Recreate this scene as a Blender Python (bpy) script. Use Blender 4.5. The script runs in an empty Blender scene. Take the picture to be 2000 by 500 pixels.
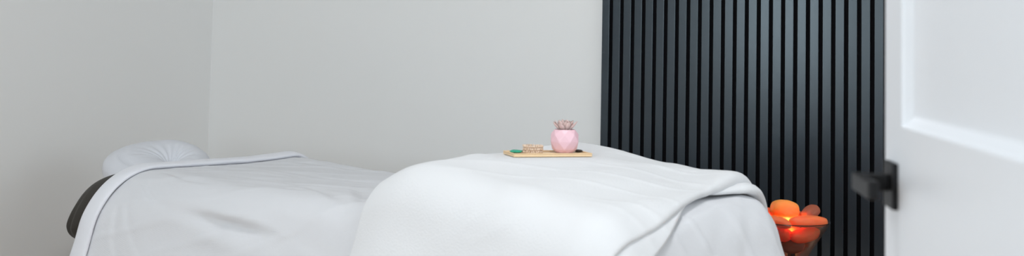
import bpy, bmesh, math, random
from mathutils import Vector, Matrix, noise
PI = math.pi
R = math.radians
random.seed(7)
scene = bpy.context.scene
COL = scene.collection

# ---------------------------------------------------------------- helpers
def link(o, parent=None):
    COL.objects.link(o)
    if parent is not None:
        o.parent = parent
    return o

def obj(name, bm, mat, parent=None, smooth=False, sharp=None):
    me = bpy.data.meshes.new(name)
    bmesh.ops.recalc_face_normals(bm, faces=bm.faces[:])
    if smooth:
        for f in bm.faces:
            f.smooth = True
        if sharp:
            for e in bm.edges:
                if len(e.link_faces) == 2 and e.calc_face_angle(0) > R(sharp):
                    e.smooth = False
    bm.to_mesh(me)
    bm.free()
    me.materials.append(mat)
    return link(bpy.data.objects.new(name, me), parent)

def thing(name, label, cat, loc=(0, 0, 0), rz=0.0, group=None):
    o = bpy.data.objects.new(name, None)
    o.empty_display_size = 0.05
    link(o)
    o.location = loc
    o.rotation_euler = (0, 0, rz)
    return tag(o, label, cat, group)

def tag(o, label, cat, group=None):
    o['label'] = label
    o['category'] = cat
    if group:
        o['group'] = group
    return o

def struct(name, bm, mat, parent=None, **k):
    o = obj(name, bm, mat, parent, **k)
    if parent is None:
        o['kind'] = 'structure'
    return o

def box(bm, x0, x1, y0, y1, z0, z1, bevel=0.0, M=None, seg=2):
    vs = [bm.verts.new((x, y, z)) for x in (x0, x1) for y in (y0, y1) for z in (z0, z1)]
    F = [(0, 1, 3, 2), (4, 6, 7, 5), (0, 4, 5, 1), (2, 3, 7, 6), (0, 2, 6, 4), (1, 5, 7, 3)]
    fs = [bm.faces.new([vs[i] for i in f]) for f in F]
    if bevel > 0:
        es = list({e for f in fs for e in f.edges})
        r = bmesh.ops.bevel(bm, geom=es, offset=bevel, segments=seg, affect='EDGES', profile=0.5)
        vs = list({v for v in vs if v.is_valid} | set(r['verts']))
    if M is not None:
        for v in vs:
            v.co = M @ v.co
    return vs

def lathe(bm, prof, n=48, M=None, close=False):
    rings = []
    for r, z in prof:
        if r < 1e-6:
            rings.append([bm.verts.new((0, 0, z))])
        else:
            rings.append([bm.verts.new((r * math.cos(2 * PI * k / n), r * math.sin(2 * PI * k / n), z)) for k in range(n)])
    for A_, B_ in zip(rings, rings[1:]):
        for k in range(n):
            k2 = (k + 1) % n
            if len(A_) == 1 and len(B_) == 1:
                continue
            if len(A_) == 1:
                bm.faces.new((A_[0], B_[k], B_[k2]))
            elif len(B_) == 1:
                bm.faces.new((A_[k], B_[0], A_[k2]))
            else:
                bm.faces.new((A_[k], B_[k], B_[k2], A_[k2]))
    vs = [v for r_ in rings for v in r_]
    if M is not None:
        for v in vs:
            v.co = M @ v.co
    return vs

def tube(bm, pts, rad, n=12, cap=True):
    """swept round tube; rad may be a number or a list of (r_side, r_up)"""
    rings = []
    for i, p in enumerate(pts):
        p = Vector(p)
        t = (Vector(pts[min(i + 1, len(pts) - 1)]) - Vector(pts[max(i - 1, 0)])).normalized()
        up = Vector((0, 0, 1)) if abs(t.z) < 0.9 else Vector((1, 0, 0))
        s = t.cross(up).normalized()
        u = s.cross(t).normalized()
        ra, rb = (rad, rad) if isinstance(rad, (int, float)) else rad[i]
        rings.append([bm.verts.new(p + s * (ra * math.cos(2 * PI * k / n)) + u * (rb * math.sin(2 * PI * k / n))) for k in range(n)])
    for A_, B_ in zip(rings, rings[1:]):
        for k in range(n):
            bm.faces.new((A_[k], A_[(k + 1) % n], B_[(k + 1) % n], B_[k]))
    if cap:
        bm.faces.new(rings[0][::-1])
        bm.faces.new(rings[-1])

def sm(x, a, b):
    t = max(0.0, min(1.0, (x - a) / (b - a)))
    return t * t * (3 - 2 * t)

def interp(x, pts):
    if x <= pts[0][0]:
        return pts[0][1]
    for (x0, y0), (x1, y1) in zip(pts, pts[1:]):
        if x <= x1:
            t = (x - x0) / (x1 - x0)
            return y0 + (y1 - y0) * t
    return pts[-1][1]

def sinterp(x, pts):
    if x <= pts[0][0]:
        return pts[0][1]
    for (x0, y0), (x1, y1) in zip(pts, pts[1:]):
        if x <= x1:
            t = (x - x0) / (x1 - x0)
            t = t * t * (3 - 2 * t)
            return y0 + (y1 - y0) * t
    return pts[-1][1]

def catmull(pts, n):
    out = []
    P = [Vector(p) for p in pts]
    P = [P[0] * 2 - P[1]] + P + [P[-1] * 2 - P[-2]]
    for i in range(1, len(P) - 2):
        for k in range(n):
            t = k / n
            a_, b_, c_, d_ = P[i - 1], P[i], P[i + 1], P[i + 2]
            out.append(0.5 * ((2 * b_) + (c_ - a_) * t + (2 * a_ - 5 * b_ + 4 * c_ - d_) * t * t + (3 * b_ - a_ - 3 * c_ + d_) * t ** 3))
    out.append(P[-2])
    return out

# ---------------------------------------------------------------- materials
def mat(name, col, rough=0.6, spec=0.5, metal=0.0, bump=None, vary=None, sheen=0.0, sss=None, coat=0.0, trans=0.0, ior=1.45):
    m = bpy.data.materials.new(name)
    m.use_nodes = True
    nt = m.node_tree
    b = nt.nodes['Principled BSDF']
    b.inputs['Base Color'].default_value = (*col, 1)
    b.inputs['Roughness'].default_value = rough
    b.inputs['Specular IOR Level'].default_value = spec
    b.inputs['Metallic'].default_value = metal
    b.inputs['Sheen Weight'].default_value = sheen
    b.inputs['Coat Weight'].default_value = coat
    b.inputs['Transmission Weight'].default_value = trans
    b.inputs['IOR'].default_value = ior
    if sss:
        w, rad, sc = sss
        b.inputs['Subsurface Weight'].default_value = w
        b.inputs['Subsurface Radius'].default_value = rad
        b.inputs['Subsurface Scale'].default_value = sc
    tc = nt.nodes.new('ShaderNodeTexCoord')
    if bump:
        sc, st, dist = bump
        n = nt.nodes.new('ShaderNodeTexNoise')
        n.inputs['Scale'].default_value = sc
        n.inputs['Detail'].default_value = 4
        bp = nt.nodes.new('ShaderNodeBump')
        bp.inputs['Strength'].default_value = st
        bp.inputs['Distance'].default_value = dist
        nt.links.new(tc.outputs['Object'], n.inputs['Vector'])
        nt.links.new(n.outputs['Fac'], bp.inputs['Height'])
        nt.links.new(bp.outputs['Normal'], b.inputs['Normal'])
    if vary:
        sc, c2 = vary
        n = nt.nodes.new('ShaderNodeTexNoise')
        n.inputs['Scale'].default_value = sc
        n.inputs['Detail'].default_value = 3
        mx = nt.nodes.new('ShaderNodeMix')
        mx.data_type = 'RGBA'
        mx.inputs[6].default_value = (*col, 1)
        mx.inputs[7].default_value = (*c2, 1)
        nt.links.new(tc.outputs['Object'], n.inputs['Vector'])
        nt.links.new(n.outputs['Fac'], mx.inputs[0])
        nt.links.new(mx.outputs[2], b.inputs['Base Color'])
    return m

def weave(m, scale, strength, dist):
    """fine crossed thread bump on top of a fabric"""
    nt = m.node_tree
    b = nt.nodes['Principled BSDF']
    tc = nt.nodes.new('ShaderNodeTexCoord')
    w1 = nt.nodes.new('ShaderNodeTexWave'); w1.bands_direction = 'X'
    w2 = nt.nodes.new('ShaderNodeTexWave'); w2.bands_direction = 'Y'
    for w in (w1, w2):
        w.inputs['Scale'].default_value = scale
        w.inputs['Distortion'].default_value = 2.0
        w.inputs['Detail'].default_value = 1
        nt.links.new(tc.outputs['Object'], w.inputs['Vector'])
    ad = nt.nodes.new('ShaderNodeMath'); ad.operation = 'ADD'
    nt.links.new(w1.outputs['Fac'], ad.inputs[0]); nt.links.new(w2.outputs['Fac'], ad.inputs[1])
    bp = nt.nodes.new('ShaderNodeBump')
    bp.inputs['Strength'].default_value = strength
    bp.inputs['Distance'].default_value = dist
    nt.links.new(ad.outputs[0], bp.inputs['Height'])
    old = b.inputs['Normal'].links
    if old:
        nt.links.new(old[0].from_socket, bp.inputs['Normal'])
    nt.links.new(bp.outputs['Normal'], b.inputs['Normal'])
    return m

M = {}
M['wall'] = mat('wall_paint', (0.826, 0.822, 0.814), 0.85, 0.3, bump=(160, 0.10, 0.001))
M['ceiling'] = mat('ceiling_paint', (0.82, 0.82, 0.80), 0.9, 0.2)
M['trim'] = mat('trim_paint', (0.80, 0.80, 0.79), 0.4)
M['door'] = mat('door_paint', (0.80, 0.82, 0.86), 0.38, 0.5, bump=(60, 0.03, 0.001))
M['sheet'] = weave(mat('sheet_cotton', (0.705, 0.705, 0.73), 0.9, 0.15, sheen=0.1, bump=(90, 0.25, 0.002)), 260, 0.15, 0.0006)
M['cuff'] = weave(mat('cuff_cotton', (0.76, 0.76, 0.80), 0.9, 0.15, sheen=0.15, bump=(90, 0.2, 0.002)), 260, 0.1, 0.0005)
M['blanket'] = mat('fleece', (0.755, 0.755, 0.77), 0.95, 0.1, sheen=0.2, bump=(220, 0.35, 0.002))
M['cradle'] = weave(mat('cradle_cotton', (0.69, 0.695, 0.735), 0.9, 0.15, sheen=0.1, bump=(90, 0.25, 0.002)), 260, 0.1, 0.0005)
M['charcoal'] = weave(mat('charcoal_cloth', (0.033, 0.028, 0.022), 0.8, 0.3, sheen=0.1, bump=(120, 0.3, 0.002)), 300, 0.2, 0.0005)
M['vinyl'] = mat('black_vinyl', (0.02, 0.02, 0.021), 0.45)
M['maple'] = mat('maple_wood', (0.50, 0.31, 0.15), 0.45, vary=(9, (0.42, 0.24, 0.11)))
M['slat'] = mat('black_slat', (0.0165, 0.0205, 0.0265), 0.22, 0.8, bump=(35, 0.05, 0.001))
M['slat'].node_tree.nodes['Principled BSDF'].inputs['Specular Tint'].default_value = (0.80, 0.93, 1.0, 1)
M['felt'] = mat('black_felt', (0.004, 0.004, 0.005), 0.95, 0.1, bump=(300, 0.4, 0.002))
M['black_metal'] = mat('matte_black_metal', (0.006, 0.006, 0.007), 0.5, 0.3)
M['bamboo'] = mat('bamboo', (0.86, 0.64, 0.40), 0.5, vary=(30, (0.80, 0.56, 0.33)))
M['pink'] = mat('pink_ceramic', (0.84, 0.55, 0.61), 0.42, 0.5)
M['soil'] = mat('soil', (0.10, 0.06, 0.045), 0.95, bump=(200, 0.8, 0.004))
M['petal'] = mat('dusty_pink_leaf', (0.76, 0.52, 0.50), 0.6, sss=(0.2, (1, 0.5, 0.4), 0.004), vary=(60, (0.62, 0.48, 0.44)))
M['bead'] = mat('peach_stone_chip', (0.88, 0.70, 0.58), 0.3, vary=(140, (0.55, 0.38, 0.24)))
M['malachite'] = mat('green_stone', (0.0, 0.22, 0.13), 0.12, 0.6, vary=(120, (0.03, 0.42, 0.27)), coat=0.5)
M['onyx'] = mat('dark_stone', (0.03, 0.018, 0.012), 0.3)
M['glass_frame'] = mat('window_paint', (0.82, 0.82, 0.81), 0.4)
M['table_black'] = mat('black_stained_wood', (0.010, 0.010, 0.010), 0.5, bump=(40, 0.1, 0.001))
M['hall'] = M['wall']

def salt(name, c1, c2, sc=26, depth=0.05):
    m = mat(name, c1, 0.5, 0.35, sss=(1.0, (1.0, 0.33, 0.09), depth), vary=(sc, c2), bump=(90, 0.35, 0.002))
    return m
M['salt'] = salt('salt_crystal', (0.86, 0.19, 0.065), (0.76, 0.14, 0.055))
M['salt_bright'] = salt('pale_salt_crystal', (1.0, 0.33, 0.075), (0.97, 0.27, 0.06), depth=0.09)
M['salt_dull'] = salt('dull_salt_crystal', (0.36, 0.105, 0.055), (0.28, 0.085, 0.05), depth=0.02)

# floor: warm oak planks
def wood_floor():
    m = bpy.data.materials.new('oak_floor'); m.use_nodes = True
    nt = m.node_tree; b = nt.nodes['Principled BSDF']
    tc = nt.nodes.new('ShaderNodeTexCoord')
    br = nt.nodes.new('ShaderNodeTexBrick')
    br.inputs['Color1'].default_value = (0.42, 0.27, 0.16, 1)
    br.inputs['Color2'].default_value = (0.35, 0.21, 0.12, 1)
    br.inputs['Mortar'].default_value = (0.10, 0.06, 0.035, 1)
    br.inputs['Scale'].default_value = 1.0
    br.inputs['Mortar Size'].default_value = 0.0015
    br.inputs['Brick Width'].default_value = 1.3
    br.inputs['Row Height'].default_value = 0.13
    nt.links.new(tc.outputs['Object'], br.inputs['Vector'])
    nt.links.new(br.outputs['Color'], b.inputs['Base Color'])
    b.inputs['Roughness'].default_value = 0.42
    return m
M['floor'] = wood_floor()

def pane_glass():
    m = bpy.data.materials.new('window_glass'); m.use_nodes = True
    nt = m.node_tree; nt.nodes.clear()
    o = nt.nodes.new('ShaderNodeOutputMaterial')
    mx = nt.nodes.new('ShaderNodeMixShader'); mx.inputs[0].default_value = 0.06
    t = nt.nodes.new('ShaderNodeBsdfTransparent'); g = nt.nodes.new('ShaderNodeBsdfGlossy')
    g.inputs['Roughness'].default_value = 0.02
    nt.links.new(t.outputs[0], mx.inputs[1]); nt.links.new(g.outputs[0], mx.inputs[2]); nt.links.new(mx.outputs[0], o.inputs[0])
    return m
M['pane'] = pane_glass()

def bowl_glass():
    m = bpy.data.materials.new('smoky_glass'); m.use_nodes = True
    nt = m.node_tree; nt.nodes.clear()
    o = nt.nodes.new('ShaderNodeOutputMaterial')
    lw = nt.nodes.new('ShaderNodeLayerWeight'); lw.inputs['Blend'].default_value = 0.5
    pw = nt.nodes.new('ShaderNodeMath'); pw.operation = 'POWER'; pw.inputs[1].default_value = 3.0
    ml = nt.nodes.new('ShaderNodeMath'); ml.operation = 'MULTIPLY_ADD'; ml.inputs[1].default_value = 0.5; ml.inputs[2].default_value = 0.12
    nt.links.new(lw.outputs['Facing'], pw.inputs[0]); nt.links.new(pw.outputs[0], ml.inputs[0])
    mx = nt.nodes.new('ShaderNodeMixShader')
    t = nt.nodes.new('ShaderNodeBsdfTransparent'); t.inputs['Color'].default_value = (0.90, 0.87, 0.86, 1)
    g = nt.nodes.new('ShaderNodeBsdfGlossy'); g.inputs['Roughness'].default_value = 0.25
    g.inputs['Color'].default_value = (0.7, 0.66, 0.62, 1)
    nt.links.new(ml.outputs[0], mx.inputs[0])
    nt.links.new(t.outputs[0], mx.inputs[1]); nt.links.new(g.outputs[0], mx.inputs[2]); nt.links.new(mx.outputs[0], o.inputs[0])
    return m
M['bowl'] = bowl_glass()

def glow(name, col, s):
    m = bpy.data.materials.new(name); m.use_nodes = True
    b = m.node_tree.nodes['Principled BSDF']
    b.inputs['Base Color'].default_value = (*col, 1)
    b.inputs['Emission Color'].default_value = (*col, 1)
    b.inputs['Emission Strength'].default_value = s
    return m
M['rim'] = mat('dark_glass_rim', (0.02, 0.012, 0.010), 0.15, 0.5)
M['bulb'] = glow('lit_bulb', (1.0, 0.50, 0.16), 6)

# ---------------------------------------------------------------- room (u right along the back wall, v towards it)
TH = R(-28.8)
UX, UY = math.cos(TH), math.sin(TH)          # u axis
VX, VY = -math.sin(TH), math.cos(TH)         # v axis
RM = Matrix(((UX, VX, 0, 0), (UY, VY, 0, 0), (0, 0, 1, 0), (0, 0, 0, 1)))
def uv(u, v, z=0.0):
    return Vector((u * UX + v * VX, u * UY + v * VY, z))
VB, UL, UR, VF, H = 3.877, -3.548, 1.75, -1.75, 2.75
T = 0.12

def rbox(bm, u0, u1, v0, v1, z0, z1, bevel=0.0):
    return box(bm, u0, u1, v0, v1, z0, z1, bevel, RM)

bm = bmesh.new(); rbox(bm, UL - T, UR + T, VF - T, VB + T, -0.08, 0.0)
fl = struct('floor', bm, M['floor'])
bm = bmesh.new(); rbox(bm, UL - T, UR + T, VF - T, VB + T, H, H + 0.08)
struct('ceiling', bm, M['ceiling'])
bm = bmesh.new(); rbox(bm, UL - T, UR + T, VB, VB + T, 0, H)
struct('wall_back', bm, M['wall'])

def wall_with_holes(name, axis, fixed0, fixed1, lo, hi, holes):
    bm = bmesh.new()
    def b(p0, p1, q0, q1):
        if p1 - p0 < 1e-4 or q1 - q0 < 1e-4:
            return
        if axis == 'v':
            rbox(bm, fixed0, fixed1, p0, p1, q0, q1)
        else:
            rbox(bm, p0, p1, fixed0, fixed1, q0, q1)
    p = lo
    for (h0, h1, z0, z1) in holes:
        b(p, h0, 0, H); b(h0, h1, 0, z0); b(h0, h1, z1, H)
        p = h1
    b(p, hi, 0, H)
    struct(name, bm, M['wall'])

W1 = (-0.9, 0.9, 0.85, 2.35)      # window in the left wall: v range, z range
W2 = (-3.15, -2.35, 0.85, 2.4)      # windows in the wall behind the camera: u range, z range
W3 = (-1.5, -0.1, 0.85, 2.4)
W4 = (1.5, 3.3, 0.85, 2.35)       # window in the right wall, behind the open door
wall_with_holes('wall_left', 'v', UL - T, UL, VF - T, VB, [W1])
wall_with_holes('wall_right', 'v', UR, UR + T, VF - T, VB, [W4])
wall_with_holes('wall_front', 'u', VF - T, VF, UL, UR, [W2, W3])

def window(name, axis, f0, f1, a0, a1, z0, z1, nm=1):
    root = bpy.data.objects.new(name, None); link(root); root['kind'] = 'structure'
    def bb(bm, p0, p1, d0, d1, q0, q1, bev=0.003):
        if axis == 'v':
            rbox(bm, d0, d1, p0, p1, q0, q1, bev)
        else:
            rbox(bm, p0, p1, d0, d1, q0, q1, bev)
    w = 0.05
    bm = bmesh.new()
    bb(bm, a0, a0 + w, f0, f1, z0, z1); bb(bm, a1 - w, a1, f0, f1, z0, z1)
    bb(bm, a0 + w, a1 - w, f0, f1, z0, z0 + w); bb(bm, a0 + w, a1 - w, f0, f1, z1 - w, z1)
    for k in range(nm):
        c = a0 + (a1 - a0) * (k + 1) / (nm + 1)
        bb(bm, c - 0.02, c + 0.02, f0, f1, z0 + w, z1 - w)
    obj('window_frame', bm, M['glass_frame'], root)
    bm = bmesh.new(); mid = (f0 + f1) / 2
    bb(bm, a0 + w * 0.9, a1 - w * 0.9, mid - 0.003, mid + 0.003, z0 + w * 0.9, z1 - w * 0.9, 0)
    obj('pane', bm, M['pane'], root)
window('window_1', 'v', UL - 0.09, UL - 0.04, *W1)
window('window_2', 'u', VF - 0.09, VF - 0.04, *W2)
window('window_3', 'u', VF - 0.09, VF - 0.04, *W3)
window('window_4', 'v', UR + 0.04, UR + 0.09, *W4)

# partition beside the door (a storage corner in front of the back wall on the right)
PU0, PV0, PV1 = -0.045, 0.94, 1.05
bm = bmesh.new(); rbox(bm, PU0 + 0.03, UR, PV0, PV1, 0, H)
struct('wall_partition', bm, M['wall'])
bm = bmesh.new()
rbox(bm, PU0, PU0 + 0.03, PV0 - 0.012, PV1 + 0.012, 0, 2.10, 0.002)
rbox(bm, PU0 + 0.012, PU0 + 0.10, PV0 - 0.016, PV0 - 0.001, 0, 2.16, 0.003)
struct('trim_1', bm, M['trim'])

# baseboards
def baseboard(name, u0, u1, v0, v1):
    bm = bmesh.new(); rbox(bm, u0, u1, v0, v1, 0.0, 0.10, 0.004)
    struct(name, bm, M['trim'])
SL0 = -1.763   # left edge of the slat panel along u
baseboard('baseboard_back', UL + 0.016, SL0 - 0.004, VB - 0.014, VB)
baseboard('baseboard_left', UL, UL + 0.014, VF, VB)
baseboard('baseboard_front', UL + 0.014, UR, VF, VF + 0.014)
baseboard('baseboard_right', UR - 0.014, UR, PV1, VB - 0.03)

# ---------------------------------------------------------------- slat panels on the back wall
NS, PITCH, SW, SD = 45, 0.0400, 0.0265, 0.011
sp = thing('slatted_wall_panel', 'black slatted acoustic wall panel of narrow vertical strips on the back wall', 'wall panel',
           uv(SL0, VB, 0.0), TH)
bm = bmesh.new(); box(bm, 0, NS * PITCH, -0.010, -0.0005, 0.004, H - 0.004)
obj('felt_backing', bm, M['felt'], sp)
bm = bmesh.new()
for k in range(NS):
    box(bm, k * PITCH, k * PITCH + SW, -0.010 - SD, -0.0095, 0.004, H - 0.004, 0.0008, seg=1)
obj('slats', bm, M['slat'], sp)

# ---------------------------------------------------------------- massage table
TA = math.atan2(-0.656, 0.755)
TO = Vector((-1.129, 3.496, 0))
ZT = 0.72
A0, A1, B0, B1 = -0.30, 1.76, 0.0, 0.72
LEN = 1.76
CREST = 1.17

def crest_amp(b):
    return sinterp(b, [(-0.1, 0.07), (0.05, 0.082), (0.38, 0.104), (0.62, 0.104), (0.80, 0.09)])

def base_h(a, b):
    """height of the bedding above the flat table top (rolled bolster under the knees, sloping down to the foot)"""
    g = sinterp(a, [(0.95, 0), (1.20, 1.0), (1.45, 0.70), (1.66, 0.34), (1.80, 0.0)])
    h = g * crest_amp(b)
    # shallow sag between the head cuff and the bolster
    h -= 0.006 * sm(a, 0.25, 0.55) * (1 - sm(a, 0.75, 1.0)) * sm(b, 0.0, 0.3)
    h += 0.012 * (1 - sm(a, 0.0, 0.45)) * sm(b, 0.45, 0.72)
    return h

# tray plane: bedding is pressed flat under the tray
TRAY_C = Vector((0.094, 2.985)); TRAY_R = R(16.5); TRAY_L, TRAY_W, TRAY_T = 0.197, 0.092, 0.0085
TRAY_Z = 0.831
def w2t(x, y):
    dx, dy = x - TO.x, y - TO.y
    return dx * math.cos(TA) + dy * math.sin(TA), -dx * math.sin(TA) + dy * math.cos(TA)
def t2w(a, b):
    return TO.x + a * math.cos(TA) - b * math.sin(TA), TO.y + a * math.sin(TA) + b * math.cos(TA)

def drape(a, b, t, rect, Rr=0.085, phi=67, skirt_ripple=0.0, zfun=base_h, seed=0.0, wr=1.0):
    """flat cloth coordinates -> point on the table; over the rim the cloth rolls down and flares out"""
    a0, a1, b0, b1 = rect
    qa = min(max(a, a0 + Rr), a1 - Rr); qb = min(max(b, b0 + Rr), b1 - Rr)
    va, vb = a - qa, b - qb
    s = math.hypot(va, vb)
    h = zfun(a, b)
    ph = R(phi)
    if s > 1e-9 and vb > 0:
        ph = R(phi + (86 - phi) * (vb / s) ** 2)
    if s < 1e-9:
        x, y, z, nx, nz = a, b, ZT + h, 0.0, 1.0
        da = db = 0.0; drop = 0.0
    else:
        da, db = va / s, vb / s
        s1 = Rr * ph
        if s < s1:
            o = Rr * math.sin(s / Rr); drop = Rr * (1 - math.cos(s / Rr)); an = s / Rr
        else:
            o = Rr * math.sin(ph) + (s - s1) * math.cos(ph); drop = Rr * (1 - math.cos(ph)) + (s - s1) * math.sin(ph); an = ph
        nx, nz = math.sin(an), math.cos(an)
        if skirt_ripple:
            c = a * abs(db) + b * abs(da)
            k = sm(drop, 0.03, 0.30)
            o += skirt_ripple * k * (noise.noise(Vector((c * 5.0 + seed, drop * 1.2, seed))) * 1.3 + 0.5 * math.sin(c * 19 + seed * 3 + drop * 2))
        x, y, z = qa + da * o, qb + db * o, ZT + h - drop
    # soft creases
    if wr:
        n = noise.noise(Vector((a * 3.0 + seed, b * 5.0, seed * 1.7))) * 0.0045
        n += noise.noise(Vector((a * 8.0 + b * 3.0 + seed, b * 11.0 - a * 2, seed))) * 0.0022
        rd = noise.noise(Vector((a * 4.0 - b * 9.0 + seed, a * 1.5 + b * 2.0, 3.1)))
        n += (1 - min(1, abs(rd) * 4.5)) ** 2 * 0.0028
        n *= wr
    else:
        n = 0
    t += n
    return Vector((x + da * nx * t, y + db * nx * t, z + nz * t))

def cloth(name, fn, na, nb, mt, parent, thick=0.0):
    bm = bmesh.new()
    g = [[bm.verts.new(fn(i / na, j / nb)) for j in range(nb + 1)] for i in range(na + 1)]
    for i in range(na):
        for j in range(nb):
            bm.faces.new((g[i][j], g[i + 1][j], g[i + 1][j + 1], g[i][j + 1]))
    o = obj(name, bm, mt, parent, smooth=True)
    if thick:
        md = o.modifiers.new('thickness', 'SOLIDIFY'); md.thickness = thick; md.offset = -1.0
    return o

tb = thing('massage_table', 'padded massage table with a charcoal cover, standing under the white bedding', 'massage table', TO, TA)
bm = bmesh.new(); box(bm, -0.14, 1.66, 0.06, 0.66, 0.625, 0.672, 0.02, seg=4)
obj('pad', bm, M['vinyl'], tb, smooth=True)
bm = bmesh.new()
box(bm, -0.22, 1.68, 0.07, 0.09, 0.54, 0.624, 0.003); box(bm, -0.22, 1.68, 0.63, 0.65, 0.54, 0.624, 0.003)
box(bm, -0.22, -0.20, 0.091, 0.629, 0.54, 0.624, 0.003); box(bm, 1.66, 1.68, 0.091, 0.629, 0.54, 0.624, 0.003)
obj('frame', bm, M['maple'], tb)
for (a, b) in ((-0.17, 0.115), (-0.17, 0.605), (1.63, 0.115), (1.63, 0.605)):
    bm = bmesh.new(); box(bm, a - 0.025, a + 0.025, b - 0.022, b + 0.022, 0.0, 0.624, 0.004)
    obj('leg', bm, M['maple'], tb)

# charcoal fitted cover: lofted rounded rectangle with a gathered hem
def cover_mesh():
    bm = bmesh.new()
    prof = [(0.21, 0.700), (0.17, 0.697), (0.13, 0.690), (0.095, 0.677), (0.065, 0.658), (0.040, 0.632), (0.021, 0.602), (0.008, 0.570), (0.002, 0.545), (0.006, 0.527), (0.018, 0.512), (0.036, 0.502), (0.040, 0.508)]
    fine = [(max(v.x, 0.0), v.y) for v in catmull([(i, z, 0) for i, z in prof], 4)]
    a0, a1, b0, b1, r = -0.30, 1.745, -0.004, 0.73, 0.13
    base = []
    def arc(cx_, cy_, s, e, n):
        for k in range(n):
            an = R(s + (e - s) * k / n); base.append((cx_, cy_, math.cos(an), math.sin(an)))
    def seg(p, q, n, nx, ny):
        for k in range(n):
            t = k / n; base.append((p[0] + (q[0] - p[0]) * t, p[1] + (q[1] - p[1]) * t, nx, ny))
    c = [(a0 + r, b0 + r), (a1 - r, b0 + r), (a1 - r, b1 - r), (a0 + r, b1 - r)]
    arc(*c[0], 180, 270, 22); seg(c[0], c[1], 90, 0, -1)
    arc(*c[1], 270, 360, 14); seg(c[1], c[2], 20, 1, 0)
    arc(*c[2], 0, 90, 14); seg(c[2], c[3], 90, 0, 1)
    arc(*c[3], 90, 180, 22); seg(c[3], c[0], 40, -1, 0)
    rings = []
    L = len(base)
    for (ins, z) in fine:
        ring = []
        for j, (cx_, cy_, nx, ny) in enumerate(base):
            rr = max(r - ins, 0.0); ex = max(ins - r, 0.0)
            cx2 = cx_ + (ex if cx_ < 0.7 else -ex); cy2 = cy_ + (ex if cy_ < 0.36 else -ex)
            k = sm(0.66 - z, 0.0, 0.12)
            w = 0.004 * k * math.sin(j * 0.9 + math.sin(j * 0.31) * 2.2) + 0.006 * k * noise.noise(Vector((j * 0.11, z * 6, 2)))
            zz = z + 0.010 * k * noise.noise(Vector((j * 0.16, 5.5, z * 9)))
            x = cx2 + nx * (rr + w); y = cy2 + ny * (rr + w)
            ring.append(bm.verts.new((x, y, zz)))
        rings.append(ring)
    for P_, Q_ in zip(rings, rings[1:]):
        for j in range(L):
            bm.faces.new((P_[j], P_[(j + 1) % L], Q_[(j + 1) % L], Q_[j]))
    return bm, rings[0]
def cover_build():
    bm, top = cover_mesh()
    bm.faces.new(top[::-1])
    return bm
bm = cover_build()
cv = obj('fitted_cover', bm, M['charcoal'], tb, smooth=True, sharp=60)
cv['label'] = 'charcoal fitted cover with a gathered hem'

# sheet -------------------------------------------------------------
sh = thing('white_sheet', 'smooth white sheet with a folded cuff covering the table, flat at the head half', 'sheet', TO, TA)
RECT = (-0.9, LEN, B0, B1)
def foot_ext(a, b):
    return base_h(a, b)
def head_rect(a, b):
    k = 1 - sm(a, 0.0, 0.75)
    return (-0.9, LEN, B0 - 0.062 * k, B1), 0.09 + 0.105 * k * (1 - sm(b, 0.25, 0.5)), 67 + 10 * k
PULLS = [(0.08, 0.04, 0.34, -0.05, 0.008, 0.0060), (0.08, 0.11, 0.40, 0.06, 0.010, 0.0045), (0.08, -0.03, 0.20, -0.24, 0.012, 0.0060), (0.08, 0.0, 0.30, -0.20, 0.012, 0.0045),
         (0.30, 0.20, 1.0, 0.27, 0.016, 0.0045), (0.22, 0.36, 0.90, 0.45, 0.018, 0.0035), (0.45, 0.10, 1.1, 0.16, 0.016, 0.0045), (0.60, 0.52, 1.05, 0.42, 0.016, 0.0045),
         (0.62, 0.66, 1.05, 0.58, 0.014, 0.0050), (0.70, 0.30, 1.08, 0.02, 0.018, 0.0050), (0.62, 0.0, 1.08, -0.10, 0.018, 0.0040), (0.12, 0.55, 0.6, 0.64, 0.016, 0.0035),
         (0.55, 0.22, 0.98, 0.05, 0.016, 0.0040),
         (1.69, 0.58, 1.80, -0.10, 0.014, -0.006), (1.66, 0.66, 1.95, 0.30, 0.014, 0.004), (1.70, 0.50, 1.98, 0.10, 0.014, 0.004), (1.66, 0.72, 1.95, 0.55, 0.014, 0.004)]
def sheet_fn(p, q):
    a = 0.0 + p * (LEN + 0.40); b = -0.40 + q * (0.72 + 0.80)
    rc, Rc, ph_ = head_rect(a, b)
    v = drape(a, b, 0.0, rc, Rc, ph_, 0.010, seed=2.3, wr=1.0 * sm(a, 0.0, 0.08))
    # long soft fold along the near side
    f = math.exp(-((a - 0.58) / 0.15) ** 2)
    c0 = b + 0.045 + 0.05 * (a - 0.58)
    v.y -= 0.011 * f * math.exp(-((c0 - 0.022) / 0.020) ** 2)
    v.y += 0.013 * f * math.exp(-((c0 + 0.010) / 0.014) ** 2)
    v.y -= 0.008 * f * math.exp(-((c0 + 0.050) / 0.026) ** 2)
    # pull lines
    for (pa, pb, qa, qb, w, d) in PULLS:
        dx, dy = qa - pa, qb - pb; L2 = dx * dx + dy * dy
        t = ((a - pa) * dx + (b - pb) * dy) / L2
        if 0 < t < 1:
            dd = ((a - pa) * dy - (b - pb) * dx) / math.sqrt(L2) + 0.006 * math.sin(t * 7 + pa * 9)
            k = (math.exp(-(dd / w) ** 2) - 0.6 * math.exp(-((dd - 1.7 * w) / w) ** 2)) * math.sin(PI * t) ** 0.7
            v.z -= d * k
    return v
cloth('sheet_body', sheet_fn, 240, 170, M['sheet'], sh, 0.003)

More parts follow.
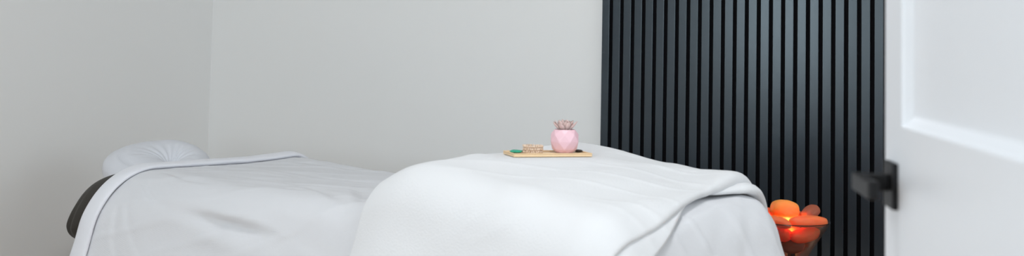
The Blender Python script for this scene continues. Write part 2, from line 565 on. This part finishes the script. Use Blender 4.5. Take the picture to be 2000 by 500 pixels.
# cuff: a puffy folded band that follows the head edge of the sheet
def cuff():
    bm = bmesh.new()
    nb, ns = 170, 18
    g = []
    for j in range(nb + 1):
        b = -0.40 + 1.52 * j / nb
        rc, Rc, ph_ = head_rect(0.03, b)
        wid = 0.070 + 0.006 * noise.noise(Vector((b * 3, 1, 1)))
        puff = 0.015 + 0.003 * noise.noise(Vector((b * 4, 4, 2)))
        ring = []
        for i in range(ns):
            an = 2 * PI * i / ns
            ca, sa = math.cos(an), math.sin(an)
            aa = 0.012 + wid / 2 * (1 if ca > 0 else -1) * abs(ca) ** 0.85
            tt = puff * (0.55 + 0.55 * sa) if sa > 0 else puff * 0.55 + (puff * 0.55 + 0.002) * sa
            ring.append(bm.verts.new(drape(aa, b, tt + 0.0015 * noise.noise(Vector((b * 14, an, 0))), rc, Rc, ph_, 0.010, seed=2.3, wr=0)))
        g.append(ring)
    for P_, Q_ in zip(g, g[1:]):
        for i in range(ns):
            bm.faces.new((P_[i], P_[(i + 1) % ns], Q_[(i + 1) % ns], Q_[i]))
    bm.faces.new(g[0]); bm.faces.new(g[-1][::-1])
    return bm
o = obj('folded_cuff', cuff(), M['cuff'], sh, smooth=True)

# blanket -----------------------------------------------------------
bk = thing('fleece_blanket', 'thick white fleece blanket draped over the raised bolster at the foot half', 'blanket', TO, TA)
RECT_B = (-0.9, LEN + 0.010, B0 - 0.014, B1 + 0.014)
def a_start(b):
    return sinterp(b, [(-0.40, 1.07), (-0.1, 1.09), (0.1, 1.09), (0.7, 1.03)])
FOLD = [(-0.42, 1.83), (-0.20, 1.755), (-0.02, 1.745), (0.126, 1.735), (0.25, 1.712), (0.40, 1.672), (0.59, 1.645), (0.70, 1.635), (0.80, 1.61), (0.95, 1.58), (1.12, 1.57)]
def a_end(b):
    return sum(interp(b + k * 0.02, FOLD) for k in range(-4, 5)) / 9
def tray_press(x, y, z):
    wx, wy = t2w(x, y)
    dx, dy = wx - TRAY_C.x, wy - TRAY_C.y
    c, s = math.cos(TRAY_R), math.sin(TRAY_R)
    lx, ly = dx * c + dy * s, -dx * s + dy * c
    ex = max(0, abs(lx) - TRAY_L / 2 - 0.008); ey = max(0, abs(ly) - TRAY_W / 2 - 0.008)
    d = math.hypot(ex, ey)
    k = 1 - sm(d, 0.0, 0.11)
    return z * (1 - k) + (TRAY_Z - 0.0012) * k
def lip(b):
    """radius of the folded foot edge"""
    return sinterp(b, [(-0.4, 0.006), (0.1, 0.0065), (0.45, 0.009), (0.62, 0.018), (0.78, 0.015), (1.1, 0.009)]) * (1 + 0.12 * noise.noise(Vector((b * 9, 0.5, 0))))
def fans(a, b):
    """raised folds that fan out of the gathered far foot corner"""
    z = 0.0
    for (pa, pb, qa, qb, w, d) in ((1.60, 0.66, 1.22, 0.30, 0.035, 0.004), (1.66, 0.60, 1.46, 0.10, 0.030, 0.005), (1.58, 0.72, 1.28, 0.62, 0.022, 0.005), (1.70, 0.30, 1.56, -0.15, 0.03, 0.005), (1.62, 0.70, 1.40, 0.42, 0.016, 0.003)):
        dx, dy = qa - pa, qb - pb; L2 = dx * dx + dy * dy
        tt = ((a - pa) * dx + (b - pb) * dy) / L2
        if -0.15 < tt < 1:
            dist = abs((a - pa) * dy - (b - pb) * dx) / math.sqrt(L2)
            z += d * math.exp(-(dist / w) ** 2) * math.sin(PI * (tt + 0.15) / 1.15) * (1 - 0.4 * tt)
    return z
def wrap(p, s, e, r0, r1, top):
    """cloth coordinate and height along p: rounded lip, run, rounded lip"""
    if p < 0.06:
        th = PI * (1 - p / 0.06)
        return s - r0 * math.sin(th), top - r0 * (1 - math.cos(th))
    if p > 0.94:
        th = PI * (p - 0.94) / 0.06
        return e + r1 * math.sin(th), top - r1 * (1 - math.cos(th))
    return s + (p - 0.06) / 0.88 * (e - s), top
def blanket_fn(p, q):
    b = -0.38 + q * 1.48
    r1 = lip(b)
    s, e = a_start(b), a_end(b)
    a, t = wrap(p, s, e, 0.009, r1, 0.024)
    t += (2 * r1 - 0.016 + 0.005 * sm(b, 0.5, 0.7)) * math.exp(-((max(0, e - a)) / 0.07) ** 2)
    ac = min(max(a, s), e)
    v = drape(a, b, t, RECT_B, 0.10, 70, 0.012, seed=5.1, wr=0.8)
    v.z += 0.6 * fans(ac, b)
    v.z = tray_press(v.x, v.y, v.z)
    return v
cloth('blanket_body', blanket_fn, 200, 220, M['blanket'], bk)
# the lower leaf of the folded fleece peeps out under the edge towards the near side
def under_fn(p, q):
    b = -0.38 + q * 0.86
    e = a_end(b)
    off = interp(b, [(-0.38, 0.080), (0.05, 0.050), (0.42, -0.010)])
    a, t = wrap(0.06 + 0.94 * p, e - 0.06, e + off, 0.004, 0.0045, 0.0125)
    return drape(a, b, t, RECT_B, 0.10, 70, 0.012, seed=5.1, wr=0.8)
cloth('under_fold', under_fn, 50, 120, M['blanket'], bk)
# a second, lower tuck of fleece where the edge gathers at the far foot corner
def tuck():
    bm = bmesh.new()
    nb, ns = 70, 16
    g = []
    for j in range(nb + 1):
        q = j / nb
        b = 0.44 + 0.50 * q
        e = a_end(b) - 0.012 + 0.046 * sm(q, 0.0, 0.5)
        rr = 0.0125 * (0.10 + 0.90 * sm(q, 0.0, 0.45)) * (1 - 0.5 * sm(q, 0.8, 1.0)) * (1 + 0.15 * noise.noise(Vector((b * 13, 7.5, 0))))
        ring = []
        for i in range(ns):
            an = 2 * PI * i / ns
            ring.append(bm.verts.new(drape(e + rr * 1.5 * math.cos(an), b, 0.010 + rr * 0.5 + rr * math.sin(an), RECT_B, 0.10, 70, 0.012, seed=5.1, wr=0.6)))
        g.append(ring)
    for P_, Q_ in zip(g, g[1:]):
        for i in range(ns):
            bm.faces.new((P_[i], P_[(i + 1) % ns], Q_[(i + 1) % ns], Q_[i]))
    bm.faces.new(g[0]); bm.faces.new(g[-1][::-1])
    return bm
obj('tucked_fold', tuck(), M['blanket'], bk, smooth=True)

# ---------------------------------------------------------------- face cradle
fcx, fcy = t2w(-0.395, 0.42)
fc = thing('face_cradle', 'padded face cradle in a gathered white cotton cover beyond the table head', 'face cradle', (fcx, fcy, 0), TA)
def cradle():
    bm = bmesh.new()
    N = 144
    prof = [(0.004, 0.004), (0.016, 0.020), (0.034, 0.044), (0.056, 0.060), (0.080, 0.068), (0.104, 0.066), (0.128, 0.055), (0.147, 0.037), (0.160, 0.012), (0.165, -0.015), (0.163, -0.045), (0.154, -0.064), (0.130, -0.074), (0.06, -0.076), (0.0, -0.076)]
    pr = []
    for v in catmull([(r, z, 0) for r, z in prof], 3):
        pr.append((max(0, v.x), v.y))
    rings = []
    for (r, z) in pr:
        ring = []
        for k in range(N):
            an = 2 * PI * k / N
            c, s = math.cos(an), math.sin(an)
            # squarish oval plan: a = length direction, b = width
            ea = 1 / (abs(c) ** 2.4 + abs(s) ** 2.4) ** (1 / 2.4)
            rx, ry = r * 0.90 * ea, r * 1.04 * ea
            # opening of the horseshoe points to the table (+a)
            d = math.atan2(s, c)
            notch = math.exp(-(d / 0.22) ** 2) * sm(r, 0.0, 0.05) * (1 - sm(-z, 0.02, 0.06))
            zz = z - 0.036 * notch
            inner = (1 - sm(r, 0.03, 0.125)) * sm(r, 0.004, 0.03) * (1 if z > 0 else 0)
            zz += 0.0024 * inner * math.sin(an * 17 + 1.5 * math.sin(an * 3))
            if z > -0.03:
                zz += 0.004 * noise.noise(Vector((c * 2.2 + 3, s * 2.2, r * 9))) * sm(r, 0.03, 0.08)
            # cover seam ring near the outer rim
            zz -= 0.0035 * math.exp(-((r - 0.150) / 0.004) ** 2) * (1 if z > 0 else 0)
            kf = max(0.0, 1 - (r / 0.165) ** 2) * (1 if z > 0 else 0)
            sec = math.exp(-((d + 1.64) / 0.55) ** 2)
            zz -= 0.012 * sec * math.exp(-((r - 0.128) / 0.006) ** 2) * (1 if z > 0 else 0)
            ring.append(bm.verts.new((rx * c + 0.036 * kf, ry * s + 0.022 * kf, zz)))
        rings.append(ring)
    for P_, Q_ in zip(rings, rings[1:]):
        for k in range(N):
            bm.faces.new((P_[k], P_[(k + 1) % N], Q_[(k + 1) % N], Q_[k]))
    bm.faces.new(rings[0])
    bmesh.ops.remove_doubles(bm, verts=bm.verts[:], dist=1e-6)
    return bm
CZ_ = 0.686
cu = obj('cushion', cradle(), M['cradle'], fc, smooth=True)
cu.location = (0, 0, CZ_)
cu.rotation_euler = (R(7), R(17), 0)
cu.scale = (1, 1, 0.70)
bm = bmesh.new(); box(bm, -0.11, 0.11, -0.12, 0.12, CZ_ - 0.112, CZ_ - 0.100, 0.006)
obj('platform', bm, M['maple'], fc)
bm = bmesh.new()
for s in (-1, 1):
    tube(bm, [(0.05, s * 0.09, CZ_ - 0.115), (0.09, s * 0.09, 0.600), (0.20, s * 0.09, 0.590)], 0.008, 10)
obj('support_rods', bm, M['black_metal'], fc)

# ---------------------------------------------------------------- tray and the things on it
tr = thing('bamboo_tray', 'small thin bamboo tray resting on top of the white blanket', 'tray', (TRAY_C.x, TRAY_C.y, TRAY_Z), TRAY_R)
bm = bmesh.new(); box(bm, -TRAY_L / 2, TRAY_L / 2, -TRAY_W / 2, TRAY_W / 2, 0.0, 0.006, 0.002)
obj('tray_base', bm, M['bamboo'], tr)
bm = bmesh.new()
w = 0.005
box(bm, -TRAY_L / 2, TRAY_L / 2, -TRAY_W / 2, -TRAY_W / 2 + w, 0.0061, TRAY_T, 0.001)
box(bm, -TRAY_L / 2, TRAY_L / 2, TRAY_W / 2 - w, TRAY_W / 2, 0.0061, TRAY_T, 0.001)
box(bm, -TRAY_L / 2, -TRAY_L / 2 + w, -TRAY_W / 2 + w, TRAY_W / 2 - w, 0.0061, TRAY_T, 0.001)
box(bm, TRAY_L / 2 - w, TRAY_L / 2, -TRAY_W / 2 + w, TRAY_W / 2 - w, 0.0061, TRAY_T, 0.001)
obj('tray_rim', bm, M['bamboo'], tr)
ZS = TRAY_Z + 0.0062
def ontray(x, y):
    c, s = math.cos(TRAY_R), math.sin(TRAY_R)
    return TRAY_C.x + x * c - y * s, TRAY_C.y + x * s + y * c

# faceted pot with succulent
px_, py_ = ontray(0.043, 0.0)
pot = thing('potted_succulent', 'pink faceted round pot holding a dusty pink succulent, on the tray', 'potted plant', (px_, py_, ZS), 0.35)
bm = bmesh.new()
K = 8
levels = [(0.0200, 0.0, 0.0), (0.0300, 0.0085, 0.5), (0.0362, 0.0270, 0.0), (0.0335, 0.0450, 0.5), (0.0265, 0.0560, 0.0)]
rings = []
for r, z, off in levels:
    rings.append([bm.verts.new((r * math.cos(2 * PI * (k + off) / K), r * math.sin(2 * PI * (k + off) / K), z)) for k in range(K)])
for i in range(len(rings) - 1):
    a_, b_ = rings[i], rings[i + 1]
    sh_ = 1 if levels[i][2] == 0.0 else 0
    for k in range(K):
        if sh_:
            bm.faces.new((a_[k], a_[(k + 1) % K], b_[k])); bm.faces.new((a_[(k + 1) % K], b_[(k + 1) % K], b_[k]))
        else:
            bm.faces.new((a_[k], a_[(k + 1) % K], b_[(k + 1) % K])); bm.faces.new((a_[k], b_[(k + 1) % K], b_[k]))
bm.faces.new(rings[0][::-1])
ri = [bm.verts.new((v.co.x * 0.90, v.co.y * 0.90, 0.056)) for v in rings[-1]]
rj = [bm.verts.new((v.co.x * 0.84, v.co.y * 0.84, 0.046)) for v in rings[-1]]
for k in range(K):
    bm.faces.new((rings[-1][k], rings[-1][(k + 1) % K], ri[(k + 1) % K], ri[k]))
    bm.faces.new((ri[k], ri[(k + 1) % K], rj[(k + 1) % K], rj[k]))
bmesh.ops.bevel(bm, geom=[e for e in bm.edges if len(e.link_faces) == 2], offset=0.0010, segments=1, affect='EDGES')
obj('pot', bm, M['pink'], pot)
bm = bmesh.new(); lathe(bm, [(0.0, 0.051), (0.012, 0.0505), (0.0205, 0.0485), (0.0205, 0.0465), (0.0, 0.0465)], 24)
obj('soil', bm, M['soil'], pot, smooth=True)
def leaf(L, W, th, M_):
    bm_ = bmesh.new()
    n = 9
    st = []
    for i in range(n + 1):
        t = i / n
        w_ = W * (0.45 + 1.15 * t) * (1 - t ** 3.2) ** 0.9 if t < 1 else 0
        zz = 0.18 * L * t * t
        hth = th * (1 - t) ** 0.5 + 0.0002
        st.append([(-w_ / 2, L * t, zz + 0.12 * w_), (0, L * t, zz + hth * 0.5), (w_ / 2, L * t, zz + 0.12 * w_), (0, L * t, zz - hth)])
    return st
leaves = []
for (cnt, el, L, W, ph) in ((8, 34, 0.036, 0.0185, 0.0), (7, 50, 0.034, 0.0185, 0.35), (6, 66, 0.030, 0.016, 0.1), (4, 80, 0.022, 0.012, 0.5)):
    for k in range(cnt):
        bm = bmesh.new()
        az = 2 * PI * (k + ph) / cnt + random.uniform(-0.08, 0.08)
        Mx = Matrix.Translation((0, 0, 0.0495)) @ Matrix.Rotation(az, 4, 'Z') @ Matrix.Translation((0, 0.004 if el > 60 else 0.006, 0)) @ Matrix.Rotation(R(el + random.uniform(-4, 4)), 4, 'X')
        st = leaf(L * random.uniform(0.92, 1.06), W, 0.0022, Mx)
        vs = [[bm.verts.new(Mx @ Vector(p)) for p in r_] for r_ in st]
        for P_, Q_ in zip(vs, vs[1:]):
            for i in range(4):
                bm.faces.new((P_[i], P_[(i + 1) % 4], Q_[(i + 1) % 4], Q_[i]))
        bm.faces.new(vs[0]); bm.faces.new(vs[-1][::-1])
        obj('leaf', bm, M['petal'], pot, smooth=True)

# stone chip bracelet
bx_, by_ = ontray(-0.040, -0.008)
bm = bmesh.new()
for lvl in range(3):
    n = 26
    for k in range(n):
        an = 2 * PI * (k + 0.5 * lvl) / n + random.uniform(-0.05, 0.05)
        rr = 0.0225 + random.uniform(-0.001, 0.001)
        r0 = bmesh.ops.create_icosphere(bm, subdivisions=1, radius=1.0)
        Mx = Matrix.Translation((rr * math.cos(an), rr * math.sin(an), 0.0034 + lvl * 0.0066)) @ Matrix.Rotation(random.uniform(0, 6), 4, (random.random(), random.random(), 1)) @ Matrix.Diagonal((0.0036, 0.0028 * random.uniform(0.9, 1.2), 0.0036, 1))
        for v in r0['verts']:
            v.co = Mx @ (v.co * random.uniform(0.86, 1.08))
zmin = min(v.co.z for v in bm.verts)
for v in bm.verts:
    v.co.z -= zmin
br = obj('chip_bracelet', bm, M['bead'])
br.location = (bx_, by_, ZS)
tag(br, 'peach and gold stone chip bracelet lying beside the pink pot', 'bracelet')

def pebble(name, mt, loc, dims, rz, seed, parent=None, ry=0.0, rx=0.0, lump=0.16, sub=4, sq=2.3):
    bm = bmesh.new()
    bmesh.ops.create_icosphere(bm, subdivisions=sub, radius=1.0)
    for v in bm.verts:
        n = v.co.normalized()
        k = 1 / (abs(n.x) ** sq + abs(n.y) ** sq + abs(n.z) ** sq) ** (1 / sq)
        k *= 1 + lump * noise.noise(n * 1.1 + Vector((seed, seed * 2, 0))) + lump * 0.2 * noise.noise(n * 3.5 + Vector((seed, 0, 1)))
        v.co = Vector((n.x * k * dims[0], n.y * k * dims[1], n.z * k * dims[2]))
    Mx = Matrix.Rotation(rz, 4, 'Z') @ Matrix.Rotation(ry, 4, 'Y') @ Matrix.Rotation(rx, 4, 'X')
    for v in bm.verts:
        v.co = Mx @ v.co
    if parent is None:
        zmin = min(v.co.z for v in bm.verts)
        for v in bm.verts:
            v.co.z -= zmin
    o = obj(name, bm, mt, parent, smooth=True)
    o.location = loc
    return o
gx, gy = ontray(-0.0790, 0.000)
g = pebble('green_stone', M['malachite'], (gx, gy, ZS), (0.0155, 0.012, 0.0042), 0.3, 4.0)
tag(g, 'flat polished green stone at the left end of the tray', 'stone')
gx, gy = ontray(0.083, 0.010)
g = pebble('dark_stone', M['onyx'], (gx, gy, ZS), (0.009, 0.011, 0.0034), 0.2, 9.0)
tag(g, 'tiny dark brown stone half hidden behind the pink pot', 'stone')

# ---------------------------------------------------------------- salt lamp on a side table
BX, BY, BZ = 0.722, 3.15, 0.664     # centre of the bowl rim
ST = BZ - 0.128
tt_ = thing('side_table', 'small round black side table carrying the glowing salt lamp', 'side table', (BX, BY, 0), 0.0)
bm = bmesh.new(); lathe(bm, [(0, ST - 0.024), (0.110, ST - 0.024), (0.116, ST - 0.020), (0.116, ST - 0.004), (0.112, ST), (0, ST)], 64)
obj('table_top', bm, M['table_black'], tt_, smooth=True, sharp=30)
for k in range(3):
    an = 2 * PI * k / 3 + 0.5
    bm = bmesh.new(); tube(bm, [(0.07 * math.cos(an), 0.07 * math.sin(an), ST - 0.025), (0.135 * math.cos(an), 0.135 * math.sin(an), 0.0)], 0.012, 12)
    obj('leg', bm, M['table_black'], tt_, smooth=True, sharp=50)

lamp = thing('salt_lamp', 'smoky glass bowl lamp heaped with glowing orange salt stones behind the table foot', 'lamp', (BX, BY, ST), 0.0)
RB = 0.096
bm = bmesh.new()
out = [(0.030, 0.022), (0.034, 0.030), (0.050, 0.056), (0.068, 0.084), (0.085, 0.110), (RB, 0.128)]
inn = [(RB - 0.003, 0.128), (0.082, 0.110), (0.065, 0.085), (0.047, 0.058), (0.030, 0.034), (0.0, 0.030)]
lathe(bm, [(0.0, 0.022)] + out + inn, 96)
obj('glass_bowl', bm, M['bowl'], lamp, smooth=True, sharp=50)
bm = bmesh.new(); lathe(bm, [(RB - 0.0015 + 0.0019 * math.cos(2 * PI * k / 8), 0.1285 + 0.0013 * math.sin(2 * PI * k / 8)) for k in range(9)], 96)
obj('rim', bm, M['rim'], lamp, smooth=True)
bm = bmesh.new(); lathe(bm, [(0, 0.0), (0.052, 0.0), (0.055, 0.004), (0.050, 0.014), (0.036, 0.020), (0, 0.0215)], 64)
obj('lamp_base', bm, M['table_black'], lamp, smooth=True, sharp=40)
bm = bmesh.new(); lathe(bm, [(0, 0.050), (0.007, 0.053), (0.011, 0.062), (0.011, 0.072), (0.008, 0.081), (0, 0.085)], 24)
obj('bulb', bm, M['bulb'], lamp, smooth=True)
bm = bmesh.new(); lathe(bm, [(0, 0.031), (0.010, 0.031), (0.010, 0.050), (0, 0.050)], 24)
obj('bulb_socket', bm, M['black_metal'], lamp, smooth=True, sharp=40)
# stones; coordinates relative to the rim centre (x right, y away, z up from rim)
stones = [
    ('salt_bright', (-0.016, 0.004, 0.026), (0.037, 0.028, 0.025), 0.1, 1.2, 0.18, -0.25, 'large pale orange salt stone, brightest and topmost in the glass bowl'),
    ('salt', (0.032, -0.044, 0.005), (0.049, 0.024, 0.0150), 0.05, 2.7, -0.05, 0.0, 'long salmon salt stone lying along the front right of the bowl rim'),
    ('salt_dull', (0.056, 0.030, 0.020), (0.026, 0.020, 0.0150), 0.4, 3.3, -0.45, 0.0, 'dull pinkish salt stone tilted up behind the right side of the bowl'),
    ('salt', (-0.042, -0.050, 0.003), (0.030, 0.022, 0.0135), -0.2, 4.9, 0.25, 0.0, 'reddish salt stone at the front left of the bowl beside the sheet'),
    ('salt', (-0.062, 0.022, 0.014), (0.033, 0.024, 0.0170), 0.3, 5.4, 0.10, 0.0, 'orange salt stone at the back left of the bowl'),
    ('salt', (0.018, 0.062, 0.006), (0.028, 0.022, 0.0150), 0.2, 6.6, 0.1, 0.0, 'orange salt stone at the far back of the bowl behind the brightest stone'),
    ('salt', (0.026, -0.030, -0.030), (0.040, 0.024, 0.0180), 0.3, 7.7, -0.2, 0.0, 'red-orange salt stone seen through the glass below the long front stone'),
    ('salt', (-0.030, -0.028, -0.030), (0.026, 0.022, 0.0180), 0.9, 8.8, 0.2, 0.0, 'salt stone inside the left half of the glass bowl'),
    ('salt', (0.002, 0.036, -0.030), (0.030, 0.020, 0.0170), 0.1, 9.9, 0.0, 0.0, 'salt stone low inside the back half of the glass bowl'),
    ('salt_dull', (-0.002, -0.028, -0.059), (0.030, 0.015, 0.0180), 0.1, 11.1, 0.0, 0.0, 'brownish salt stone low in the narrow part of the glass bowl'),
]
for (mk, c, d, rz, sd, ry, rx, lab) in stones:
    o = pebble('salt_stone', M[mk], (0, 0, 0), d, rz, sd, None, ry, rx, lump=0.14, sub=4)
    zs = [v.co.z for v in o.data.vertices]
    o.location = (BX + c[0], BY + c[1], BZ + c[2] - (max(zs) + min(zs)) / 2)
    tag(o, lab, 'salt stone', 'salt stones heaped in the glass bowl')

def point(name, loc, e, col, r):
    l = bpy.data.lights.new(name, 'POINT'); l.energy = e; l.color = col; l.shadow_soft_size = r
    o = bpy.data.objects.new(name, l); link(o); o.location = loc
    return o
point('lamp_light', (BX - 0.004, BY - 0.004, BZ - 0.030), 0.42, (1.0, 0.46, 0.15), 0.014)

# ---------------------------------------------------------------- door
# leaf runs from the latch edge (local y=0) to the hinge (local -y); visible face looks to local -x
DL = Vector((0.5315, 1.745, 0.0))
DA = math.atan2(-0.9935, -0.113)      # direction latch -> hinge
DW, DH, DT = 0.80, 2.03, 0.036
d_ang = DA + PI / 2                   # local -y -> DA
door = bpy.data.objects.new('door_1', None); link(door); door['kind'] = 'structure'
door.location = DL; door.rotation_euler = (0, 0, d_ang)
bm = bmesh.new()
panels = [(0.114, DW - 0.114, 0.990, DH - 0.114), (0.114, DW - 0.114, 0.22, 0.76)]
def door_face(bm, x, sgn):
    """one face of the leaf with two recessed bevelled panels; local y is -distance from latch"""
    def P(s, z, dx=0.0):
        return bm.verts.new((x + sgn * dx, -s, z))
    ss = [0, 0.114, DW - 0.114, DW]
    zz = [0.008, 0.22, 0.76, 0.990, DH - 0.114, DH]
    for i in range(3):
        for j in range(5):
            if i == 1 and j in (1, 3):
                q0 = [(ss[1], zz[j]), (ss[2], zz[j]), (ss[2], zz[j + 1]), (ss[1], zz[j + 1])]
                steps = [(0.0, 0.0), (0.003, 0.004), (0.0145, 0.0125), (0.018, 0.0130), (0.020, 0.0130)]
                rings = []
                for ins, dp in steps:
                    rings.append([P(ss[1] + ins, zz[j] + ins, dp), P(ss[2] - ins, zz[j] + ins, dp), P(ss[2] - ins, zz[j + 1] - ins, dp), P(ss[1] + ins, zz[j + 1] - ins, dp)])
                for A_, B_ in zip(rings, rings[1:]):
                    for k in range(4):
                        bm.faces.new((A_[k], A_[(k + 1) % 4], B_[(k + 1) % 4], B_[k]))
                bm.faces.new(rings[-1])
            else:
                bm.faces.new((P(ss[i], zz[j]), P(ss[i + 1], zz[j]), P(ss[i + 1], zz[j + 1]), P(ss[i], zz[j + 1])))
door_face(bm, 0.0, 1)
door_face(bm, DT, -1)
for (p, q) in (((0, 0.008), (0, DH)), ((DW, 0.008), (DW, DH))):
    bm.faces.new([bm.verts.new(c) for c in ((0, -p[0], p[1]), (DT, -p[0], p[1]), (DT, -q[0], q[1]), (0, -q[0], q[1]))])
for z in (0.008, DH):
    bm.faces.new([bm.verts.new(c) for c in ((0, 0, z), (DT, 0, z), (DT, -DW, z), (0, -DW, z))])
bmesh.ops.remove_doubles(bm, verts=bm.verts[:], dist=1e-5)
obj('door_leaf', bm, M['door'], door)
ZH = 0.909
hd = bpy.data.objects.new('door_handle', None); link(hd, door)
def handle_side(sg, x0):
    bm = bmesh.new(); box(bm, *sorted((x0, x0 + sg * 0.008)), -0.093, -0.029, ZH - 0.031, ZH + 0.031, 0.0015)
    obj('rosette', bm, M['black_metal'], hd)
    bm = bmesh.new()
    box(bm, *sorted((x0 + sg * 0.008, x0 + sg * 0.040)), -0.072, -0.050, ZH - 0.008, ZH + 0.014, 0.002)
    box(bm, *sorted((x0 + sg * 0.040, x0 + sg * 0.054)), -0.178, -0.048, ZH - 0.009, ZH + 0.015, 0.003)
    lv = obj('lever', bm, M['black_metal'], hd)
    lv['label'] = 'square matte black lever'
handle_side(-1, 0.0)
handle_side(1, DT)
bm = bmesh.new(); box(bm, 0.006, 0.030, 0.0002, 0.0015, ZH - 0.028, ZH + 0.028)
obj('latch_plate', bm, M['black_metal'], hd)
for z in (0.22, 1.02, 1.82):
    bm = bmesh.new()
    lathe(bm, [(0, z - 0.045), (0.006, z - 0.045), (0.006, z + 0.045), (0, z + 0.045)], 16, Matrix.Translation((DT + 0.007, -DW - 0.002, 0)))
    obj('hinge', bm, M['black_metal'], door, smooth=True, sharp=40)

# ---------------------------------------------------------------- light
world = bpy.data.worlds.new('sky'); scene.world = world
world.use_nodes = True
bg = world.node_tree.nodes['Background']
bg.inputs['Color'].default_value = (0.80, 0.90, 1.0, 1)
bg.inputs['Strength'].default_value = 0.1

def area(name, loc, direction, sx, sy, e, col):
    l = bpy.data.lights.new(name, 'AREA'); l.shape = 'RECTANGLE'; l.size = sx; l.size_y = sy
    l.energy = e; l.color = col
    o = bpy.data.objects.new(name, l); link(o); o.location = loc
    o.rotation_euler = Vector(direction).to_track_quat('-Z', 'Y').to_euler()
    return o
CLU, CLV = -0.9, 2.0
E_L, E_F2, E_F3, E_R, E_C = 2, 38, 88, 39, 33
SKYC = (0.84, 0.94, 1.0)
area('daylight_left', uv(UL - 0.16, (W1[0] + W1[1]) / 2, (W1[2] + W1[3]) / 2), uv(1, 0, 0), W1[1] - W1[0], W1[3] - W1[2], E_L, SKYC)
area('daylight_front_a', uv((W2[0] + W2[1]) / 2, VF - 0.16, (W2[2] + W2[3]) / 2), uv(0, 1, 0), W2[1] - W2[0], W2[3] - W2[2], E_F2, SKYC)
area('daylight_front_b', uv((W3[0] + W3[1]) / 2, VF - 0.16, (W3[2] + W3[3]) / 2), uv(0, 1, 0), W3[1] - W3[0], W3[3] - W3[2], E_F3, SKYC)
area('daylight_right', uv(UR + 0.16, (W4[0] + W4[1]) / 2, (W4[2] + W4[3]) / 2), uv(-1, 0, 0), W4[1] - W4[0], W4[3] - W4[2], E_R, SKYC)
# flush ceiling light over the foot half of the table
cl = thing('ceiling_light', 'round white flush ceiling light over the massage table', 'ceiling light', uv(CLU, CLV, H), TH)
bm = bmesh.new(); lathe(bm, [(0, -0.001), (0.25, -0.001), (0.25, -0.03), (0.24, -0.035), (0, -0.035)], 48)
obj('base', bm, M['trim'], cl, smooth=True, sharp=40)
bm = bmesh.new(); lathe(bm, [(0.235, -0.0355), (0.22, -0.055), (0.17, -0.075), (0.08, -0.085), (0, -0.087)], 48)
M['diffuser'] = glow('lamp_diffuser', (0.96, 0.98, 1.0), E_C)
obj('diffuser', bm, M['diffuser'], cl, smooth=True)

# ---------------------------------------------------------------- camera
FPX = 2400.0
PITCH_ = R(3.4); ROLL = R(1.13)
cd = bpy.data.cameras.new('camera'); cam = bpy.data.objects.new('camera', cd); link(cam)
cam.location = (0, 0, 1.08)
cam.rotation_euler = (Matrix.Rotation(PI / 2 + PITCH_, 3, 'X') @ Matrix.Rotation(ROLL, 3, 'Z')).to_euler()
cd.sensor_width = 36.0
cd.lens = FPX / 2000 * 36.0
cd.shift_x = 0.0
cd.shift_y = -(250 - (100 - FPX * math.tan(PITCH_))) / 2000.0
cd.clip_start = 0.02
cd.dof.use_dof = True
cd.dof.focus_distance = 3.6
cd.dof.aperture_fstop = 3.6
scene.camera = cam
scene.view_settings.view_transform = 'Standard'
scene.view_settings.look = 'None'
scene.view_settings.gamma = 1.0
scene.view_settings.use_curve_mapping = False
scene.view_settings.exposure = 0.0
